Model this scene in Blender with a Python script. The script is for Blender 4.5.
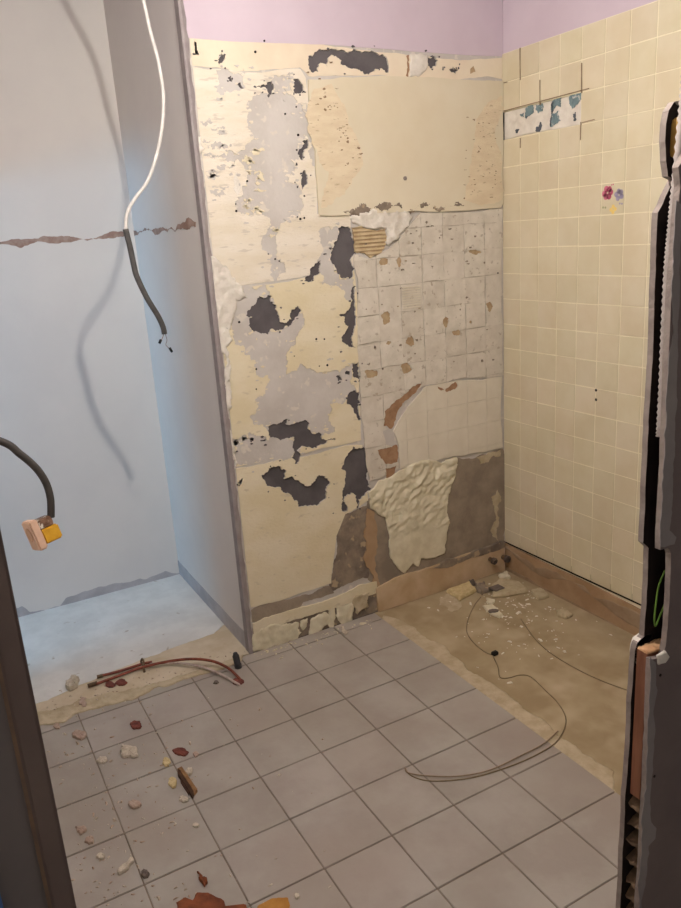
import bpy, bmesh, math, random
import numpy as np
from mathutils import Vector, Matrix, noise
from mathutils.geometry import delaunay_2d_cdt
for o in list(bpy.data.objects): bpy.data.objects.remove(o)
scene = bpy.context.scene
COL = scene.collection

# ------------------------------------------------------------------ camera
CAM = Vector((-2.1026, -2.4504, 1.4949))
RW = Matrix(((0.872, -0.485, -0.064), (0.189, 0.212, 0.959), (-0.451, -0.848, 0.277)))   # world -> camera
_q = RW.to_quaternion(); RW = _q.to_matrix()
F = 765.8
cam = bpy.data.cameras.new('camera'); cam.sensor_fit = 'VERTICAL'; cam.sensor_height = 24.0
cam.lens = F / 908 * 24.0; cam.clip_start = 0.02
camo = bpy.data.objects.new('camera', cam); COL.objects.link(camo)
camo.matrix_world = Matrix.Translation(CAM) @ RW.transposed().to_4x4()
scene.camera = camo
# ------------------------------------------------------------------ world, daylight, exposure
w = bpy.data.worlds.new('world'); scene.world = w; w.use_nodes = True
w.node_tree.nodes['Background'].inputs[0].default_value = (0.66, 0.60, 0.57, 1)
w.node_tree.nodes['Background'].inputs[1].default_value = 0.28
LAMP = Vector((-1.42, -1.22, 2.22)); LAMP_STRENGTH = 2080.0; LAMP_COL = (1.0, 0.965, 0.89)
dl = bpy.data.lights.new('daylight', 'AREA'); dl.shape = 'RECTANGLE'; dl.size = 0.26; dl.size_y = 0.7
dl.energy = 22.0; dl.color = (0.20, 0.60, 1.0)
dlo = bpy.data.objects.new('daylight', dl); COL.objects.link(dlo)
dlo.location = (-3.6, 0.08, 1.45)
dlo.rotation_euler = Vector((1.0, 0.20, -0.20)).to_track_quat('-Z', 'Z').to_euler()
vs = scene.view_settings
scene.display_settings.display_device = 'sRGB'
vs.view_transform = 'Standard'; vs.look = 'None'; vs.gamma = 1.0; vs.exposure = 0.0; vs.use_curve_mapping = False

# ------------------------------------------------------------------ dimensions of the place (metres)
XC = -1.24        # outer corner between back wall and recess
YA = 0.8585       # back of the recess
TOPZ = 2.0958     # top of the wall tiles
CEIL = 2.50
XL = -2.15        # left wall
YS = -1.60        # kitchen face of the partition we look past
FX, FY, FT = -1.0853, -0.2622, 0.1973   # floor tile joints

# ------------------------------------------------------------------ helpers
def ray(px, py):
    return RW.transposed() @ Vector(((px-340.5)/F, -(py-454)/F, -1.0))
def at(px, py, axis, val):
    d = ray(px, py); k = (val - CAM[axis]) / d[axis]
    return CAM + d*k
PLANES = {'back': (1, 0.0, lambda u, v, d: (u, -d, v), (0, 2)),
          'right': (0, 0.0, lambda u, v, d: (-d, u, v), (1, 2)),
          'floor': (2, 0.0, lambda u, v, d: (u, v, d), (0, 1)),
          'alcove': (1, YA, lambda u, v, d: (u, YA-d, v), (0, 2)),
          'side': (0, XC, lambda u, v, d: (XC-d, u, v), (1, 2)),
          'far': (1, YS, lambda u, v, d: (u, YS-d, v), (0, 2)),
          'near': (1, YS-0.05, lambda u, v, d: (u, YS-0.05-d, v), (0, 2))}
def uv(plane, pts):
    ax, val, f, (a, b) = PLANES[plane]
    r = []
    for p in pts:
        q = at(p[0], p[1], ax, val); r.append((q[a], q[b]))
    return r
def jag(poly, amp, step, seed, open_=False):
    rnd = random.Random(seed); out = []
    def sub(a, b, lv):
        L = math.hypot(b[0]-a[0], b[1]-a[1])
        if L < step or lv == 0: return [a]
        t = 0.5 + rnd.uniform(-.12, .12); o = rnd.gauss(0, amp)*L
        m = (a[0]+(b[0]-a[0])*t - (b[1]-a[1])/L*o, a[1]+(b[1]-a[1])*t + (b[0]-a[0])/L*o)
        return sub(a, m, lv-1) + sub(m, b, lv-1)
    n = len(poly)
    for i in range(n-1 if open_ else n): out += sub(poly[i], poly[(i+1) % n], 6)
    if open_: out.append(poly[-1])
    return out
def s2l(c):
    c = c/255.0
    return c/12.92 if c <= 0.04045 else ((c+0.055)/1.055)**2.4
def rgb(c): return tuple(s2l(x) for x in c) + (1.0,)
MATS = {}
def mat(name, c1, c2=None, scale=8.0, rough=0.8, bump=0.0, bscale=60.0, lo=0.38, hi=0.62, c3=None, s3=30.0, t3=0.66, w3=0.05, rand=0.0, spec=0.3, metal=0.0, stretch=None):
    if name in MATS: return MATS[name]
    m = bpy.data.materials.new(name); m.use_nodes = True; nt = m.node_tree; N = nt.nodes; L = nt.links
    b = N['Principled BSDF']; b.inputs['Roughness'].default_value = rough; b.inputs['Metallic'].default_value = metal
    b.inputs['Specular IOR Level'].default_value = spec
    g = N.new('ShaderNodeNewGeometry'); pos = g.outputs['Position']
    if stretch:
        mp = N.new('ShaderNodeMapping'); mp.inputs['Scale'].default_value = stretch; L.new(pos, mp.inputs['Vector']); pos = mp.outputs[0]
    def nz(sc, det=4.0):
        n = N.new('ShaderNodeTexNoise'); n.inputs['Scale'].default_value = sc; n.inputs['Detail'].default_value = det
        n.inputs['Roughness'].default_value = 0.6; L.new(pos, n.inputs['Vector']); return n.outputs['Fac']
    def ramp(fac, a, c):
        r = N.new('ShaderNodeMapRange'); r.inputs['From Min'].default_value = a; r.inputs['From Max'].default_value = c
        L.new(fac, r.inputs['Value']); return r.outputs['Result']
    def mix(fac, A, B):
        x = N.new('ShaderNodeMix'); x.data_type = 'RGBA'
        L.new(fac, x.inputs['Factor'])
        for s, v in ((6, A), (7, B)):
            if isinstance(v, tuple): x.inputs[s].default_value = v
            else: L.new(v, x.inputs[s])
        return x.outputs[2]
    c = rgb(c1)
    if c2: c = mix(ramp(nz(scale), lo, hi), rgb(c1), rgb(c2))
    if c3: c = mix(ramp(nz(s3, 2.0), t3, t3+w3), c, rgb(c3))
    if rand:
        oi = N.new('ShaderNodeObjectInfo'); h = N.new('ShaderNodeHueSaturation')
        mr = N.new('ShaderNodeMapRange'); mr.inputs['To Min'].default_value = 1-rand; mr.inputs['To Max'].default_value = 1+rand*0.6
        L.new(oi.outputs['Random'], mr.inputs['Value']); L.new(mr.outputs['Result'], h.inputs['Value'])
        mr2 = N.new('ShaderNodeMapRange'); mr2.inputs['To Min'].default_value = 0.5-rand*0.16; mr2.inputs['To Max'].default_value = 0.5+rand*0.12
        ml = N.new('ShaderNodeMath'); ml.operation = 'MULTIPLY'; ml.inputs[1].default_value = 7.31
        fr = N.new('ShaderNodeMath'); fr.operation = 'FRACT'
        L.new(oi.outputs['Random'], ml.inputs[0]); L.new(ml.outputs[0], fr.inputs[0]); L.new(fr.outputs[0], mr2.inputs['Value']); L.new(mr2.outputs['Result'], h.inputs['Hue'])
        if isinstance(c, tuple): h.inputs['Color'].default_value = c
        else: L.new(c, h.inputs['Color'])
        c = h.outputs['Color']
    if isinstance(c, tuple): b.inputs['Base Color'].default_value = c
    else: L.new(c, b.inputs['Base Color'])
    if bump:
        bp = N.new('ShaderNodeBump'); bp.inputs['Strength'].default_value = bump; bp.inputs['Distance'].default_value = 0.004
        L.new(nz(bscale), bp.inputs['Height']); L.new(bp.outputs[0], b.inputs['Normal'])
    MATS[name] = m
    return m
def link(name, me, m, parent=None):
    o = bpy.data.objects.new(name, me); COL.objects.link(o)
    if m and not me.materials: me.materials.append(m)
    if parent: o.parent = parent
    return o
def mesh(name, v, f, smooth=False):
    me = bpy.data.meshes.new(name); me.from_pydata([tuple(x) for x in v], [], f); me.update()
    bm = bmesh.new(); bm.from_mesh(me); bmesh.ops.recalc_face_normals(bm, faces=bm.faces); bm.to_mesh(me); bm.free()
    if smooth:
        for p in me.polygons: p.use_smooth = True
    return me
def boxmesh(name, a, b, bevel=0.0):
    x0, y0, z0 = a; x1, y1, z1 = b
    v = [(x0,y0,z0),(x1,y0,z0),(x1,y1,z0),(x0,y1,z0),(x0,y0,z1),(x1,y0,z1),(x1,y1,z1),(x0,y1,z1)]
    f = [(0,3,2,1),(4,5,6,7),(0,1,5,4),(1,2,6,5),(2,3,7,6),(3,0,4,7)]
    me = mesh(name, v, f)
    if bevel:
        bm = bmesh.new(); bm.from_mesh(me); bmesh.ops.bevel(bm, geom=bm.edges[:], offset=bevel, segments=2, affect='EDGES'); bm.to_mesh(me); bm.free()
    return me
def box(name, a, b, m, parent=None, bevel=0.0): return link(name, boxmesh(name, a, b, bevel), m, parent)
def struct(o): o['kind'] = 'structure'; return o
def tag(o, label, cat, group=None):
    o['label'] = label; o['category'] = cat
    if group: o['group'] = group
    return o
def inside(C, poly):
    r = np.zeros(len(C), bool); P = np.array(poly)
    box = (C[:,0] >= P[:,0].min()) & (C[:,0] <= P[:,0].max()) & (C[:,1] >= P[:,1].min()) & (C[:,1] <= P[:,1].max())
    idx = np.nonzero(box)[0]
    if len(idx) == 0: return r
    X = C[idx,0][:,None]; Y = C[idx,1][:,None]; x0 = P[:,0]; y0 = P[:,1]; x1 = np.roll(x0,-1); y1 = np.roll(y0,-1)
    dy = np.where(y1 == y0, 1e-12, y1-y0)
    r[idx] = (((y0 > Y) != (y1 > Y)) & (X < (x1-x0)*(Y-y0)/dy+x0)).sum(1) % 2 == 1
    return r
def slab(name, plane, inc, exc, d0, d1, m, parent, relief=0.0, folds=None, rscale=30.0, cell=0.006, fine=1.0, lip=True):
    """solid plate on a plane: intersection of the polygons in inc minus those in exc, from depth d0 to d1"""
    f = PLANES[plane][2]
    u0 = min(p[0] for p in inc[0]); u1 = max(p[0] for p in inc[0]); v0 = min(p[1] for p in inc[0]); v1 = max(p[1] for p in inc[0])
    exc = [p for p in exc if max(q[0] for q in p) > u0 and min(q[0] for q in p) < u1 and max(q[1] for q in p) > v0 and min(q[1] for q in p) < v1]
    V = []; Fc = []
    for poly in list(inc)+list(exc):
        if sum(poly[i-1][0]*poly[i][1]-poly[i][0]*poly[i-1][1] for i in range(len(poly))) < 0: poly = poly[::-1]
        i0 = len(V); V += [Vector(p) for p in poly]; Fc.append(list(range(i0, len(V))))
    if relief:
        us = [p[0] for p in inc[0]]; vs_ = [p[1] for p in inc[0]]
        rnd = random.Random(5); u = min(us)
        while u < max(us):
            v = min(vs_)
            while v < max(vs_):
                V.append(Vector((u+rnd.uniform(-.3,.3)*cell, v+rnd.uniform(-.3,.3)*cell))); v += cell
            u += cell
    Ed = [(p[i], p[(i+1) % len(p)]) for p in Fc for i in range(len(p))]
    ov, oe, of, _, _, _ = delaunay_2d_cdt(V, Ed, [], 0, 1e-6)
    if not of: return None
    A = np.array([tuple(x) for x in ov]); Tn = np.array([tuple(t) for t in of]); Cn = A[Tn].mean(1)
    e1 = A[Tn[:,1]]-A[Tn[:,0]]; e2 = A[Tn[:,2]]-A[Tn[:,0]]
    ok = np.abs(e1[:,0]*e2[:,1]-e1[:,1]*e2[:,0]) > 1e-10
    for k, p in enumerate(list(inc)+list(exc)):
        pin = inside(Cn, p); ok &= pin if k < len(inc) else ~pin
    keep = [list(of[i]) for i in np.nonzero(ok)[0]]
    if not keep: return None
    edges = {}
    for t in keep:
        for i in range(3):
            a, b = t[i], t[(i+1) % 3]; k = (min(a,b), max(a,b)); edges.setdefault(k, []).append((a, b))
    bnd = {}
    for k, l in edges.items():
        if len(l) == 1: bnd[k] = l[0]
    bv = {i for k in bnd for i in k}
    vm = {}; vv = []; ff = []
    def vid(i, top):
        if (i, top) not in vm:
            p = ov[i]
            if top:
                d = d1
                if relief:
                    n1 = noise.fractal(Vector((p[0]*rscale, p[1]*rscale, d1*100)), 0.9, 2.1, 4)
                    if folds: n1 = folds(p[0], p[1])
                    d = d1 + relief*(n1*0.8) if i not in bv else d1*0.6+d0*0.4
                    d = max(d, d0+0.0004)
            else: d = d0
            vm[(i, top)] = len(vv); vv.append(f(p[0], p[1], d))
        return vm[(i, top)]
    for t in keep: ff.append([vid(i, True) for i in t])
    for k, (a, b) in bnd.items(): ff.append([vid(a, True), vid(a, False), vid(b, False), vid(b, True)])
    me = bpy.data.meshes.new(name); me.from_pydata(vv, [], ff); me.update()
    bm = bmesh.new(); bm.from_mesh(me); bmesh.ops.recalc_face_normals(bm, faces=bm.faces)
    # outward test on the first top triangle
    n = Vector(f(0,0,1))-Vector(f(0,0,0)); bm.faces.ensure_lookup_table()
    if bm.faces[0].normal.dot(n) < 0: bmesh.ops.reverse_faces(bm, faces=bm.faces)
    bm.to_mesh(me); bm.free()
    if relief:
        for p in me.polygons: p.use_smooth = True
    return link(name, me, m, parent)
def blob(cx, cy, w_, h_, seed, n=9, rough=0.28):
    rnd = random.Random(seed); out = []
    for i in range(n):
        a = 2*math.pi*i/n; r = 1+rnd.uniform(-rough, rough)
        out.append((cx+math.cos(a)*w_/2*r, cy+math.sin(a)*h_/2*r))
    return out
def rect(u0, u1, v0, v1): return [(u0,v0),(u1,v0),(u1,v1),(u0,v1)]
def smooth_pts(pts, n=6):
    P = [Vector(p) for p in pts]; out = []
    for i in range(len(P)-1):
        p0 = P[max(i-1,0)]; p1 = P[i]; p2 = P[i+1]; p3 = P[min(i+2, len(P)-1)]
        for k in range(n):
            t = k/n
            out.append(0.5*((2*p1)+(p2-p0)*t+(2*p0-5*p1+4*p2-p3)*t*t+(3*p1-p0-3*p2+p3)*t**3))
    out.append(P[-1]); return out
def tube(name, pts, r, m, parent=None, n=6, seg=8, smooth=True, rfun=None, cap=True):
    P = smooth_pts(pts, n) if n > 1 else [Vector(p) for p in pts]
    v = []; f = []; up = Vector((0.13, 0.21, 0.97)).normalized()
    T0 = None
    for i, p in enumerate(P):
        t = (P[min(i+1, len(P)-1)]-P[max(i-1, 0)]).normalized()
        if T0 is None:
            a = t.orthogonal().normalized()
        else:
            a = (a - t*a.dot(t)).normalized()
        T0 = t; b = t.cross(a)
        rr = rfun(i, p) if rfun else r
        for k in range(seg):
            th = 2*math.pi*k/seg; v.append(p+(a*math.cos(th)+b*math.sin(th))*rr)
    for i in range(len(P)-1):
        for k in range(seg):
            f.append((i*seg+k, i*seg+(k+1) % seg, (i+1)*seg+(k+1) % seg, (i+1)*seg+k))
    if cap: f.append(tuple(range(seg-1, -1, -1))); f.append(tuple((len(P)-1)*seg+k for k in range(seg)))
    return link(name, mesh(name, v, f, smooth), m, parent)
def lathe(name, prof, m, parent=None, seg=16, mw=None, smooth=True):
    v = []; f = []
    for (r, z) in prof:
        for k in range(seg):
            a = 2*math.pi*k/seg; v.append(Vector((r*math.cos(a), r*math.sin(a), z)))
    for i in range(len(prof)-1):
        for k in range(seg): f.append((i*seg+k, i*seg+(k+1) % seg, (i+1)*seg+(k+1) % seg, (i+1)*seg+k))
    f.append(tuple(range(seg))); f.append(tuple((len(prof)-1)*seg+k for k in range(seg)))
    if mw: v = [mw @ x for x in v]
    return link(name, mesh(name, v, f, smooth), m, parent)
def empty(name, loc):
    o = bpy.data.objects.new(name, None); o.location = loc; o.empty_display_size = 0.05; COL.objects.link(o); return o
def adopt(root, parts):
    """parts were built in world coordinates: keep them there under an Empty"""
    for p in parts:
        p.parent = root; p.matrix_parent_inverse = Matrix.Translation(root.location).inverted()

# ------------------------------------------------------------------ materials
M_sub = mat('charcoal substrate', (98,93,94), (84,79,81), 9, 0.85, 0.3, 90)
M_skim = mat('grey skim plaster', (200,194,187), (188,181,173), 7, 0.9, 0.35, 70, c3=(208,200,188), s3=26, t3=0.6)
M_purple = mat('lilac paint', (205,190,199), (199,183,193), 3, 0.8, 0.1, 90)
M_pale = mat('pale cream paint', (226,214,190), (220,204,180), 6, 0.8, 0.2, 60)
M_cream = mat('cream paint', (224,213,186), (217,204,170), 4, 0.78, 0.45, 60, c3=(204,192,164), s3=20, t3=0.63, w3=0.08, stretch=(1,1,2))
M_cream2 = mat('paler cream paint', (226,217,201), (219,208,187), 5, 0.8, 0.5, 60, c3=(206,196,180), s3=16, t3=0.60, w3=0.06, stretch=(1,1,4))  # paler, less saturated cream for the upper left sheet
M_panel = mat('cream panel paint', (216,206,182), (211,199,172), 3.5, 0.7, 0.15, 70)
M_white = mat('white plaster', (226,220,208), (210,202,190), 18, 0.9, 0.6, 90)
M_adh = mat('tile adhesive', (216,208,194), (204,195,180), 14, 0.9, 0.5, 120, c3=(188,178,162), s3=45, t3=0.64)
M_smooth = mat('smooth adhesive', (222,214,196), (214,205,186), 8, 0.85, 0.15, 60)
M_lump = mat('torn plaster', (222,214,188), (208,198,170), 16, 0.9, 0.4, 80)
M_tan = mat('torn tan cardboard', (184,162,128), (164,138,106), 30, 0.9, 0.4, 140)
M_brown = mat('torn brown backing', (168,134,104), (148,114,86), 26, 0.9, 0.4, 140)
M_cem = mat('bare brown cement', (158,144,126), (134,122,108), 9, 0.9, 0.5, 80)
M_cem2 = mat('dirty cement', (150,136,118), (112,100,90), 12, 0.9, 0.5, 70, c3=(176,156,128), s3=20, t3=0.6)
M_base = mat('raw skirting plaster', (178,150,118), (160,130,98), 7, 0.9, 0.3, 60)
M_base2 = mat('pale raw skirting plaster', (204,180,148), (186,160,126), 7, 0.9, 0.3, 60)
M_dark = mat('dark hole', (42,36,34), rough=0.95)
M_bead = mat('corner bead', (156,148,146), (142,132,132), 20, 0.7, 0.4, 60)
M_tile = mat('cream glazed tile', (216,206,178), (209,197,165), 6, 0.22, 0.03, 30, rand=0.045, spec=0.45)
M_grout = mat('cream grout', (234,225,198), (226,216,186), 20, 0.85, 0.2, 90)
M_ftile = mat('grey floor tile', (172,166,156), (160,152,142), 5, 0.5, 0.12, 50, rand=0.04, spec=0.35, c3=(158,146,134), s3=1.7, t3=0.46, w3=0.25)
M_fgrout = mat('dark floor grout', (118,106,92), (142,128,112), 12, 0.95, 0.4, 80)
M_screed = mat('tan screed', (176,160,128), (156,138,106), 4, 0.9, 0.35, 50, c3=(188,172,142), s3=7, t3=0.5, w3=0.25)
M_mortar = mat('pale mortar', (196,182,154), (178,162,132), 18, 0.95, 0.6, 90)
M_awall = mat('recess wall paint', (222,217,212), (217,212,208), 3, 0.75, 0.12, 70)
M_afloor = mat('recess concrete', (212,199,176), (198,182,154), 8, 0.9, 0.4, 60)
M_apaint = mat('white floor paint', (222,222,218), (208,208,204), 7, 0.8, 0.3, 50, c3=(180,172,160), s3=16, t3=0.68)
M_strip = mat('grey skirting scar', (186,182,184), (172,168,170), 14, 0.9, 0.3, 60)
M_tear = mat('torn brown paper', (152,124,112), (172,150,138), 30, 0.9, 0.3, 90)
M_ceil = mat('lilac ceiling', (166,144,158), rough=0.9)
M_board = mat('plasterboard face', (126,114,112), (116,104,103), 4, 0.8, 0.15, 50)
M_bedge = mat('plasterboard edge', (152,140,132), (134,122,116), 30, 0.95, 0.6, 120)
M_filler = mat('grey filler', (150,144,142), (138,132,132), 8, 0.85, 0.3, 50)
M_card = mat('honeycomb cardboard', (120,98,76), (90,72,58), 20, 0.95, 0.4, 90)
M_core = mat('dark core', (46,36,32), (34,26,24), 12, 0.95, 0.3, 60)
M_wood = mat('reddish batten wood', (136,92,68), (118,76,56), 10, 0.8, 0.3, 60, stretch=(6,6,0.6))
M_woodend = mat('batten end grain', (206,164,122), (184,140,100), 40, 0.9, 0.5, 120)
M_frame = mat('brown grey door frame', (116,102,96), (106,92,88), 5, 0.6, 0.1, 40)
M_jamb = mat('dark grey jamb face', (130,123,122), (122,116,116), 5, 0.7, 0.1, 40)
M_blue = mat('blue edge', (92,128,190), rough=0.6)

# ------------------------------------------------------------------ setting: shell
floor = struct(box('floor', (XL-0.1, -2.62, -0.06), (0.1, 0.0, -0.0035), M_fgrout))
wall_back = struct(box('wall_back', (XC+0.012, 0.006, -0.06), (0.12, 0.10, CEIL), M_sub))
wall_right = struct(box('wall_right', (0.008, -2.62, -0.06), (0.12, 0.0, CEIL), M_grout))
wall_alcove = struct(box('wall_recess', (XL-0.1, YA, -0.06), (XC+0.1, YA+0.12, CEIL), M_awall))
wall_side = struct(box('wall_side', (XC, 0.006, -0.06), (XC+0.1, YA, CEIL), M_awall))
ceiling = struct(box('ceiling', (XL-0.1, -1.75, CEIL), (0.12, YA+0.12, CEIL+0.1), M_ceil))
floor_rec = struct(box('floor_recess', (XL-0.1, 0.0, -0.06), (XC, YA, 0.002), M_afloor))
# left wall with a window opening that lets the daylight into the recess
WY0, WY1, WZ0, WZ1 = 0.28, 0.82, 0.05, 1.72
def wallbox_bm(boxes, name, m):
    v = []; f = []
    for a, b in boxes:
        me = boxmesh('t', a, b); o = len(v)
        v += [tuple(x.co) for x in me.vertices]; f += [[i+o for i in p.vertices] for p in me.polygons]; bpy.data.meshes.remove(me)
    return link(name, mesh(name, v, f), m)
wall_left = struct(wallbox_bm([((XL-0.16, -2.62, -0.06), (XL, WY0, CEIL)), ((XL-0.16, WY1, -0.06), (XL, YA+0.12, CEIL)),
                               ((XL-0.16, WY0, -0.06), (XL, WY1, WZ0)), ((XL-0.16, WY0, WZ1), (XL, WY1, CEIL))], 'wall_left', M_awall))
M_winf = mat('white window frame', (230,230,228), rough=0.5)
win = struct(wallbox_bm([((XL-0.14, WY0, WZ0), (XL-0.10, WY0+0.03, WZ1)), ((XL-0.14, WY1-0.03, WZ0), (XL-0.10, WY1, WZ1)),
                         ((XL-0.14, WY0, WZ0), (XL-0.10, WY1, WZ0+0.03)), ((XL-0.14, WY0, WZ1-0.03), (XL-0.10, WY1, WZ1))], 'window_1', M_winf))
slabs_seed = 0

# ------------------------------------------------------------------ back wall, layer by layer
DARK = [
 [(306.7,54.7),(318,50),(331,48.5),(348,53),(362,52.5),(376,52.5),(387,58),(388,73),(373,71.4),(357,68.8),(347,67),(337.6,58),(328,58),(320,63.5),(318,72),(311,72),(308.5,63.5)],
 [(194,41),(197,50),(199,55),(195,55)], [(221,50),(222,54),(225,58),(223,62),(219,65.5),(218,63),(220,57)],
 [(240,82),(244,88),(241,89),(238,84)], [(228,77),(232,76),(232,82),(229,81)],
 [(256,87),(263,84),(268,82),(272,81),(274,88),(272,94),(268,93),(264,87)],
 [(294,79),(299,79),(303,86),(301,93),(296,94),(293,90)], [(303,140),(307,139),(308,147),(304,152),(303,160),(300,159),(299,150)],
 [(302,172),(305,170),(307,180),(304,187),(302,190),(301,180)], [(427,57),(435,56),(438,61),(436,66),(432,69),(428,66)],
 [(449,70),(453,66),(455,69),(458,70),(455,74),(451,72)], [(442,67),(444,67),(444,70),(442,70)],
 [(251.7,306),(259.6,295.5),(264,298.5),(271,295.5),(276.5,305),(278,312),(280,321),(291,319.5),(290,313),(292,309),(297,306),(301,310.5),(299,315),(295,320),(289,327),(276,331),(256,331),(248.5,325.5),(252,317),(246,315.5),(247,312)],
 [(304,281),(310,274),(311,268),(318,262),(321,260),(320,273),(314,279),(308,282)],
 [(338.5,229.4),(350.8,229.4),(353,277),(341,278),(336.7,272.5),(331.4,262),(332,248),(336.7,240),(339,234)],
 [(353.7,284),(355,300),(356,310),(356,323),(356,348.5),(348.5,347.6),(342,342),(341.4,337),(348,326),(345,325),(345,317),(339,314.5),(346,312),(351,302)],
 [(352,363),(358,362),(358.5,375),(360,380),(354,378),(352,370)], [(347,404),(347,398),(350,392),(354,390),(360,395),(361,420),(357,418),(353,410),(351,406)],
 [(336,376),(340,375),(343,380),(338,381)], [(345,372),(350,372),(350,374.5),(345,374.5)],
 [(268.5,428),(273,424),(281.7,422.6),(289.6,418),(286,424),(294,423.5),(304.6,420),(310,424),(308,429),(318.7,432),(335.4,440),(322,444.6),(311.6,448),(302,446.4),(297.5,451),(297.5,464),(294.5,464),(294,450),(294,437),(288,438),(280,441),(273,437.6),(268.5,433)],
 [(262,474.6),(268.5,467.5),(280,466),(286,470),(284,479),(297.5,480),(318.7,474.6),(325,478),(327,492),(318,505.5),(307.5,506.5),(297,500.5),(288,493),(280,487),(272,487),(265,481)],
 [(352.6,448),(363,446.4),(366,453.4),(366.7,478),(372.6,491),(364.7,496),(358.5,499.6),(359,509),(356,507.6),(355,495),(351.5,492.6),(347.4,495),(347.4,512),(342,511),(342,495),(345,483),(341,468),(345.5,457)],
 [(233,442),(238,441),(238,445),(234,446)], [(241,436),(247,437),(245,441),(242,441)], [(250,438),(254,438),(254,441),(251,441)], [(260,440),(267,438),(266,441),(261,442)],
 [(237,482),(242,478),(242,483),(239,487)]]
DARKP = [jag(uv('back', p), 0.15, 0.004, 100+i) for i, p in enumerate(DARK)]
full = rect(XC, 0.0, 0.0, CEIL)
slab('skim_coat', 'back', [rect(XC, 0.0, 0.0, CEIL)], DARKP, -0.006, 0.0, M_skim, wall_back)
slab('lilac_paint_band', 'back', [jag(rect(XC+0.004, 0.0, 2.088, CEIL-0.001), 0.004, 0.02, 1)], [], 0.0, 0.002, M_purple, wall_back)
GREY = [
 [(252,100),(262,92),(285,95),(296,100),(305,112),(304,140),(299,158),(290,160),(288,182),(299,185),(302,200),(300,216),(285,218),(280,232),(277,245),(284,262),(286,272),(275,284),(270,275),(272,255),(262,250),(265,235),(270,222),(258,214),(240,212),(235,205),(243,195),(248,180),(243,165),(225,160),(228,150),(245,148),(250,130),(248,112)],
 [(216,70),(243,68),(245,88),(216,92)], [(274,75),(290,73),(292,92),(274,92)],
 [(226,300),(235,290),(245,287),(262,283),(270,290),(274,300),(255,305),(250,325),(260,332),(276,332),(290,325),(297,312),(302,312),(299,332),(295,345),(287,352),(286,374),(320,372),(340,372),(354,362),(356,395),(345,402),(330,405),(328,420),(335,432),(320,437),(300,425),(285,432),(268,432),(258,425),(250,418),(258,405),(265,392),(270,380),(268,375),(256,375),(256,368),(255,360),(245,355),(238,345),(232,335),(226,325)],
 [(318,232),(330,228),(342,230),(336,240),(332,252),(333,264),(340,280),(354,279),(354,298),(345,300),(338,286),(322,285),(316,270),(323,250)],
 [(232,440),(250,432),(268,440),(292,440),(300,452),(280,458),(262,462),(240,465)],
 [(306,104),(311,112),(313,140),(317,160),(316,168),(312,166),(308,140)]]
GREYP = [jag(uv('back', p), 0.17, 0.004, 200+i) for i, p in enumerate(GREY)]
W1 = [(193,135),(201,137),(204,150),(203,170),(199,185),(196,188),(190,160)]
W2 = [(205,256),(215,257),(228,268),(240,285),(247,297),(236,300),(234,318),(229,330),(227,350),(229,380),(230,430),(234,470),(226,440),(220,400),(213,330)]
W3 = [(236,172),(239,180),(240,190),(236,195),(233,188),(233,180)]
WP = [jag(uv('back', p), 0.14, 0.006, 300+i) for i, p in enumerate((W1, W2, W3))]
EXC = DARKP + GREYP + WP
XB = XC+0.022
C = [('top_paint_strip', [(186,37),(503,57.5),(503,79),(309,76.5),(300,67.5),(190,65.5)], M_pale, 0.0015),
     ('paint_sheet', [(188,67),(300,69),(305.5,78),(317,214),(350,212),(350.5,229),(353,266),(300,277.5),(228,288),(202,289)], M_cream2, 0.002),
     ('paint_sheet', [(203,290),(228,289),(300,278.5),(353.3,267),(357,300),(361,440),(345,444),(240,466),(226,468)], M_cream, 0.0025),
     ('paint_sheet', [(227,470),(240,467.5),(345,445.5),(362,445),(368,500),(345,514),(336,536),(332,570),(331,583),(290,597),(240,611)], M_cream, 0.003)]
left_lim = rect(XB, 0.0, 0.0, CEIL)
for i, (n, p, m, d) in enumerate(C):
    slab(n, 'back', [jag(uv('back', p), 0.02, 0.02, 400+i), left_lim], EXC, 0.0, d, m, wall_back)
slab('edge_filler', 'back', [WP[0], rect(XC+0.014, 0, 0, 3)], [], 0.0, 0.004, M_white, wall_back, relief=0.003, rscale=40)
slab('edge_filler', 'back', [WP[1], rect(XC+0.014, 0, 0, 3)], [], 0.0, 0.006, M_white, wall_back, relief=0.006, rscale=40)
slab('filler_dab', 'back', [WP[2]], [], 0.0, 0.003, M_white, wall_back)
# metal corner bead at the outer corner
rb = random.Random(8); v = []; f = []; nz_ = 90
for i in range(nz_+1):
    z = CEIL*i/nz_; e = rb.uniform(-.003, .003)
    v += [(XC-0.004, 0.03, z), (XC-0.004, -0.006, z), (XC+0.004, -0.008, z), (XC+0.016+e, -0.003, z), (XC+0.016+e, 0.0, z)]
for i in range(nz_):
    for k in range(4): f.append((i*5+k, i*5+k+1, i*5+k+6, i*5+k+5))
link('corner_bead', mesh('corner_bead', v, f), M_bead, wall_back)
# torn white scrap with a rusty edge in the top strip
slab('torn_paper', 'back', [jag(uv('back', [(409,54),(420,53),(428,56),(426,70),(418,77),(409,77)]), 0.1, 0.01, 41)], [], 0.001, 0.004, M_white, wall_back, relief=0.003, rscale=50)
slab('rust_stain', 'back', [jag(uv('back', [(406,56),(408.5,55),(409,66),(408,77),(405.5,76),(407,66)]), 0.1, 0.01, 42)], [], 0.001, 0.003, M_brown, wall_back)
slab('torn_paper', 'back', [jag(uv('back', [(470,69),(473,66),(475,72),(470,74)]), 0.1, 0.01, 43)], [], 0.001, 0.003, M_tan, wall_back)
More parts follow.
